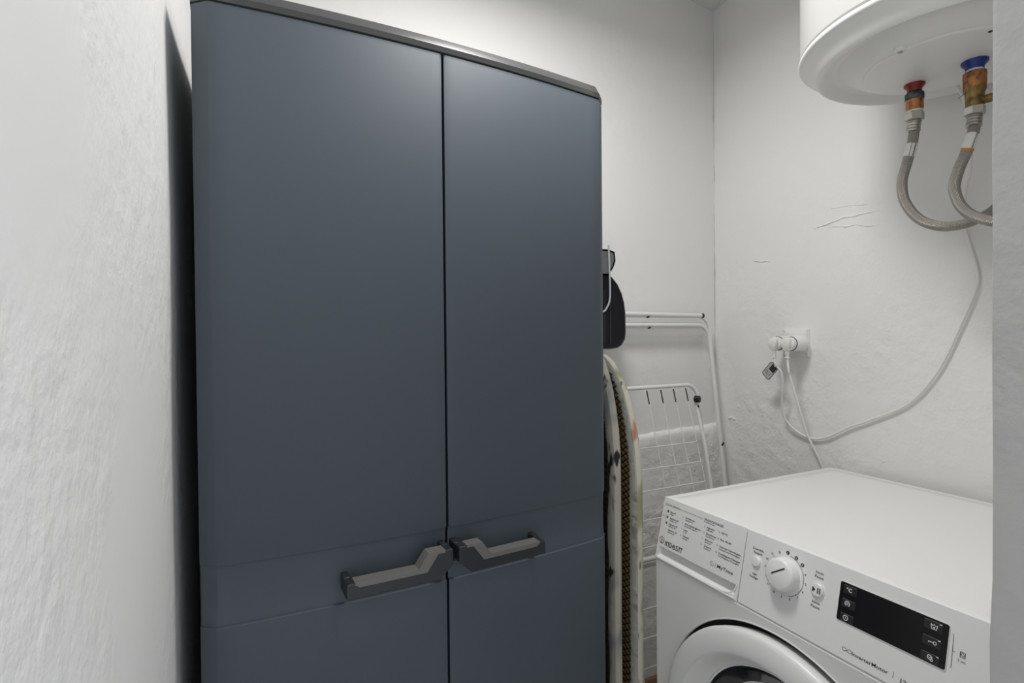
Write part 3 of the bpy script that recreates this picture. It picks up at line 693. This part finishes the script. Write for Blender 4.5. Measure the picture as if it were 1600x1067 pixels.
# tag hooked round the cord
ctr = Vector((1.338, 1.0690, 1.1010)); a = math.radians(47)
ey = Vector((0, math.cos(a), -math.sin(a))); ez = Vector((0, math.sin(a), math.cos(a)))   # long axis ey runs down-left
TA = lambda h: (lambda x, y: tuple(ctr+ey*x*1.5+ez*y*1.5+Vector((-h, 0, 0))))
tg = obj('tag', bm_prism(rrect(-.0165, -.0105, .0165, .0105, .0045), TA(0), TA(.0012)), M_TAG, c1)
bm = bmesh.new()
outer = rrect(-.0165, -.0105, .0165, .0105, .0045); inner = inset(outer, .0013)
va = [bm.verts.new(TA(.0014)(*p)) for p in outer]; vb_ = [bm.verts.new(TA(.0014)(*p)) for p in inner]
for i in range(len(va)): bm.faces.new((va[i], va[(i+1) % len(va)], vb_[(i+1) % len(va)], vb_[i]))
bm.faces.new([bm.verts.new(TA(.0014)(*p)) for p in rrect(-.0145, -.0082, -.0012, .0045, .001, 2)])
for pts in ([(.002, -.005), (.007, -.005), (.010, .001), (.007, .006), (.002, .006)], [(.003, .0), (.006, .002), (.003, .004)]):
    q = [Vector(TA(.0015)(*p)) for p in pts]; tube(bm, q, .0005, 5)
obj('tag_print', bm, M_INK, tg, smooth=False)
obj('tag_ring', bm_lathe([(.0042, -.0022), (.0050, 0), (.0042, .0022)], (1.3305, 1.0445, 1.1160), (0, 0, 1), 16), M_TAG, tg)
c2 = thing('power_cord', 'white power cord dropping straight from the adapter behind the washing machine', 'power cord', (1.34, 1.0075, 1.18), group='cords plugged into the adapter')
e = plug(c2, *PL[1], 0)
obj('cord', bm_tube(catmull([tuple(e), (1.331, e.y-.003, 1.105), (1.34, 1.0059, 1.0853), (1.358, 0.9949, 1.0075), (1.378, 0.9818, 0.925), (1.3955, 0.9512, 0.8406), (1.3960, .925, .74), (1.3965, .90, .55), (1.3965, .88, .35)], 10), 0.0032, 12), M_CORD, c2)

# ------------------------------------------------------------------ drying racks
def bar_path(x0, x1, zt, lean, yt, r, z_end=0.0, n=7):
    """inverted-U frame leaning back: up the left leg, over, down the right leg"""
    Y = lambda z: yt-lean*(zt-z)
    p = [(x0, Y(z_end), z_end), (x0, Y(zt-r), zt-r)]
    for i in range(1, n+1):
        t = math.pi/2*i/n; p.append((x0+r-r*math.cos(t), Y(zt-r+r*math.sin(t)), zt-r+r*math.sin(t)))
    for i in range(0, n+1):
        t = math.pi/2*i/n; p.append((x1-r+r*math.sin(t), Y(zt-r+r*math.cos(t)), zt-r+r*math.cos(t)))
    p.append((x1, Y(z_end), z_end)); return p
BR = thing('drying_rack', 'tall white folded clothes rack leaning in the far corner, rearmost of the two', 'drying rack', (1.15, 1.145, 0), group='folded clothes racks')
obj('frame', bm_tube(bar_path(.895, 1.358, 1.268, .13, 1.322, .045, .008), .0062, 12), M_TUBE, BR)
obj('frame', bm_tube(bar_path(.905, 1.338, 1.238, .13, 1.303, .045, .008), .0064, 12), M_TUBE, BR)
cb = obj('crossbar', bm_tube([(.890, 1.300, 1.2725), (1.306, 1.300, 1.2685)], .0072, 14), M_TUBE, BR)
obj('end_cap', bm_lathe([(.0074, 0), (.0080, .001), (.0080, .008), (.006, .010), (0, .0105)], (1.304, 1.300, 1.2685), (1, 0, 0), 16), M_BLACKP, cb)
for x, z, y in ((1.085, 1.2630, 1.294), (1.092, 1.2300, 1.297)): obj('rivet', bm_lathe([(.006, 0), (.005, .0016), (0, .002)], (x, y+.004, z), (0, -.5, -1), 10), M_GAP, BR)
for x, y, z in ((1.338, 1.2465, .855), (1.358, 1.2615, .855)): obj('rivet', bm_lathe([(.0042, 0), (.0036, .0022), (0, .003)], (x, y, z), (0, -1, 0), 12), M_BLACKP, BR)
obj('crossbar', bm_tube([(.90, 1.212, .562), (1.342, 1.212, .566)], .0068, 12), M_TUBE, BR)
obj('crossbar', bm_tube([(.89, 1.224, .539), (1.362, 1.224, .543)], .0065, 12), M_TUBE, BR)
SR = thing('drying_rack', 'lower white folded clothes rack with thin wires, standing in front of the taller rack', 'drying rack', (1.06, 1.06, 0), group='folded clothes racks')
obj('frame', bm_tube(bar_path(.905, 1.222, 1.054, .167, 1.240, .040, .008), .0060, 12), M_TUBE, SR)
jt = obj('joint', bm_lathe([(.008, 0), (.0105, .002), (.0105, .016), (.008, .018)], (1.186, 1.2110, 1.0140), (.5, -1, 0), 18), M_BLACKP, SR)
obj('joint_pin', bm_lathe([(.004, 0), (.003, .002), (0, .0025)], (1.1900, 1.1990, .9935), (0, -1, 0), 12), M_BLACKP, jt)
obj('inner_leg', bm_tube([(1.193, 1.2120, 1.004), (1.196, 1.180, .88), (1.197, 1.040, .16)], .0056, 12), M_TUBE, SR)
WL = .29
def wy(z): return 1.2300-WL*(1.050-z)
for x, in ((1.0200,), (1.0720,), (1.1200,), (1.1680,), (.80,)):
    z1 = .14
    w = obj('wire', bm_tube([(x, wy(1.050), 1.050), (x, wy(z1), z1)], .0013, 6), M_TUBE, SR)
    if x > .9: obj('wire_sleeve', bm_tube([(x, wy(1.046)-.0004, 1.046), (x, wy(1.008)-.0004, 1.008)], .0019, 6), M_GAP, w)
HWZ = [.8920, .8370, .7825, .7120, .6480, .5120, .4500, .3880, .3230, .2600]
for z in HWZ:
    obj('wire', bm_tube([(.80, wy(z)-.002, z), (1.168, wy(z)-.002, z)], .0016, 6), M_TUBE, SR)

# ------------------------------------------------------------------ ironing boards
def board(name_label, X0, X1, yc, zn, hw, cover, hem, under, lattice, leg_x, group='ironing boards'):
    t = thing('ironing_board', name_label, 'ironing board', (X0, yc, 0), group=group)
    def half(z, h=hw, nose=.30, top=zn):
        d = max(top-z, 0); return h*math.sqrt(max(0, 1-(1-min(d/nose, 1))**2))
    def outline_(h, top, bot, k=22):
        zs = [top-(top-bot)*((i/k)**1.7) for i in range(k+1)]
        return [(-half(z, h, .30, top), z) for z in zs[1:]][::-1]+[(0, top)]+[(half(z, h, .30, top), z) for z in zs[1:]]
    O = outline_(hw, zn, .012); n_ = len(O)
    def R_(x, d, wav=0.0):
        out = []
        for i, (y, z) in enumerate(O):
            v = Vector((y, z-zn+.25)); 
            k = 1-d/max(hw, abs(y)+.02)
            out.append((x+wav*noise.noise(Vector((y*30, z*38, x*10))), yc+y*k, z-(d if z > zn-.30 else 0)*max(0, 1-(zn-z)/.3)+(d if z < .02 else 0)))
        return out
    bm = bmesh.new()
    loft(bm, [R_(X0+.002, .004, .0015), R_(X0+.0035, .0008, .001), R_(X0+.008, -.0012, .0015), R_((X0+X1)/2, -.002, .001), R_(X1-.006, -.0008, .001), R_(X1-.001, .004), R_(X1, .012)])
    obj('cover', bm, cover, t)
    # gathered hem turned under the edge
    bm = bmesh.new()
    ra, rb, rc = R_(X0+.0035, .0005, .0015), R_(X0-.0005, .010, .0030), R_(X0+.001, .026, .0030)
    va = [[bm.verts.new(p) for p in r] for r in (ra, rb, rc)]
    for a_, b_ in zip(va, va[1:]):
        for i in range(n_-1): bm.faces.new((a_[i], a_[i+1], b_[i+1], b_[i]))
    obj('hem', bm, hem, t)
    bm = bmesh.new(); u = R_(X0+.0012, .022); bm.faces.new([bm.verts.new(p) for p in u]); 
    obj('underside', bm, under, t, smooth=False)
    if lattice:
        bm = bmesh.new(); p = .0140; py = .0225; w = .0012; ye = hw-.0205
        nz = int((zn-.06)/p)
        for i in range(nz):
            z0 = .03+i*p; hh = half(z0)-.0195
            for s_ in (1, -1):
                ny = int(2*ye/py)+1
                for j in range(ny):
                    y0 = -ye+j*py; y1 = y0+py
                    if hh <= 0 or min(abs(y0), abs(y1)) > hh: continue
                    q0, q1 = ((y0, z0), (y1, z0+p)) if s_ > 0 else ((y0, z0+p), (y1, z0))
                    a0, a1 = max(y0, -hh), min(y1, hh)
                    if a1-a0 < .002: continue
                    zq = lambda yy: q0[1]+(q1[1]-q0[1])*(yy-y0)/(y1-y0)
                    q0, q1 = (a0, zq(a0)), (a1, zq(a1))
                    d = (Vector(q1)-Vector(q0)).normalized(); nv = Vector((-d.y, d.x))*w
                    vs = [bm.verts.new((X0-.0008, yc+a_.x, a_.y)) for a_ in (Vector(q0)+nv, Vector(q1)+nv, Vector(q1)-nv, Vector(q0)-nv)]
                    ws = [bm.verts.new(v.co+Vector((-.0012, 0, 0))) for v in vs]
                    bm.faces.new(ws)
                    for k in (0, 2): bm.faces.new((vs[k], vs[(k+1) % 4], ws[(k+1) % 4], ws[k]))
        lt = obj('wire_lattice', bm, M_LATT, t, smooth=False); lt['kind'] = 'stuff'
    for y in (-.055, .055):
        obj('folded_leg', bm_tube([(leg_x, yc+y, .10), (leg_x, yc+y*.8, .95), (X0-.002, yc+y*.75, 1.0)], .0055, 10), M_PALE, t)
    return t
board('floral ironing board stood on end, its tan latticed underside facing the cabinet', .7345, .7560, 1.0720, 1.166, .150, M_FLOR, M_HEM, M_TAN, True, .7280)
board('beige patterned ironing board stood on end, closest to the cabinet', .6800, .7040, 1.0790, 1.222, .150, M_FLOR2, M_FLOR2, M_DARKF, True, .6720)

# ------------------------------------------------------------------ folded step ladder behind the boards
LA = thing('step_ladder', 'folded step ladder with black plastic platform and grey grip, behind the ironing boards', 'step ladder', (.80, 1.245, 0))
XM = .795
half_ = [(0.0, 1.1687), (0.105, 1.1687), (0.128, 1.1712), (0.143, 1.1794), (0.1545, 1.1957), (0.1575, 1.2151), (0.1565, 1.2712), (0.152, 1.3018), (0.144, 1.3263), (0.13, 1.3518), (0.11, 1.3723), (0.092, 1.3835), (0.0, 1.3886)]  # platform, grip and loop heights are scaled about the camera height
full = [(XM+x, z) for x, z in half_]+[(XM-x, z) for x, z in half_[::-1][1:-1]]
bm = bmesh.new()
loft(bm, [[(x, y, z) for x, z in inset(full, d)] for y, d in ((1.262, .002), (1.2400, 0), (1.2370, .0015), (1.2365, .005), (1.2385, .0075), (1.2385, .02))])
pf = obj('platform', bm, M_NAVYP, LA)
for x in (-.12, -.085, .04, .085, .105):
    obj('platform_rib', bm_box((XM+x-.0025, 1.2372, 1.185), (XM+x+.0025, 1.2390, 1.335)), M_BLACKP, pf)
obj('rim_highlight', bm_tube([(x, 1.2362, z) for x, z in inset(full, .0012)[:13]], .0011, 6), M_GREYP, pf)  # grey line drawn as the highlight along the black rim
gp = [(XM+x, z) for x, z in ((-0.092, 1.3835), (-0.108, 1.409), (-0.112, 1.4294), (-0.1, 1.4406), (0.098, 1.4406), (0.112, 1.4365), (0.114, 1.4192), (0.108, 1.4039), (0.094, 1.3835))]
bm = bmesh.new(); loft(bm, [[(x, y, z) for x, z in inset(gp, d)] for y, d in ((1.258, .002), (1.254, 0), (1.238, 0), (1.2345, .003), (1.2345, .008))])
obj('top_grip', bm, M_GREYP, LA)
for s_ in (-1, 1):
    r_ = obj('rail', bm_tube([(XM+s_*.045, 1.254, .012), (XM+s_*.045, 1.254, 1.40)], .010, 12), M_GREYP, LA)
    obj('rubber_foot', bm_lathe([(.013, 0), (.013, .03), (.011, .034)], (XM+s_*.045, 1.254, 0), n=16), M_BLACKP, r_)
for z in (.30, .58, .86): obj('tread', bm_box((XM-.05, 1.240, z), (XM+.05, 1.252, z+.05)), M_BLACKP, LA, bevel=.003)
lp = [(XM+x, 1.229, z) for x, z in ((-0.096, 1.46), (-0.099, 1.3325), (-0.095, 1.3018), (-0.075, 1.2763), (0, 1.2692), (0.07, 1.2728), (0.088, 1.2865), (0.097, 1.3069), (0.0985, 1.3427), (0.096, 1.4243), (0.0945, 1.46))]
obj('carry_loop', bm_tube(catmull(lp, 6), .0026, 8), M_PALE, LA)
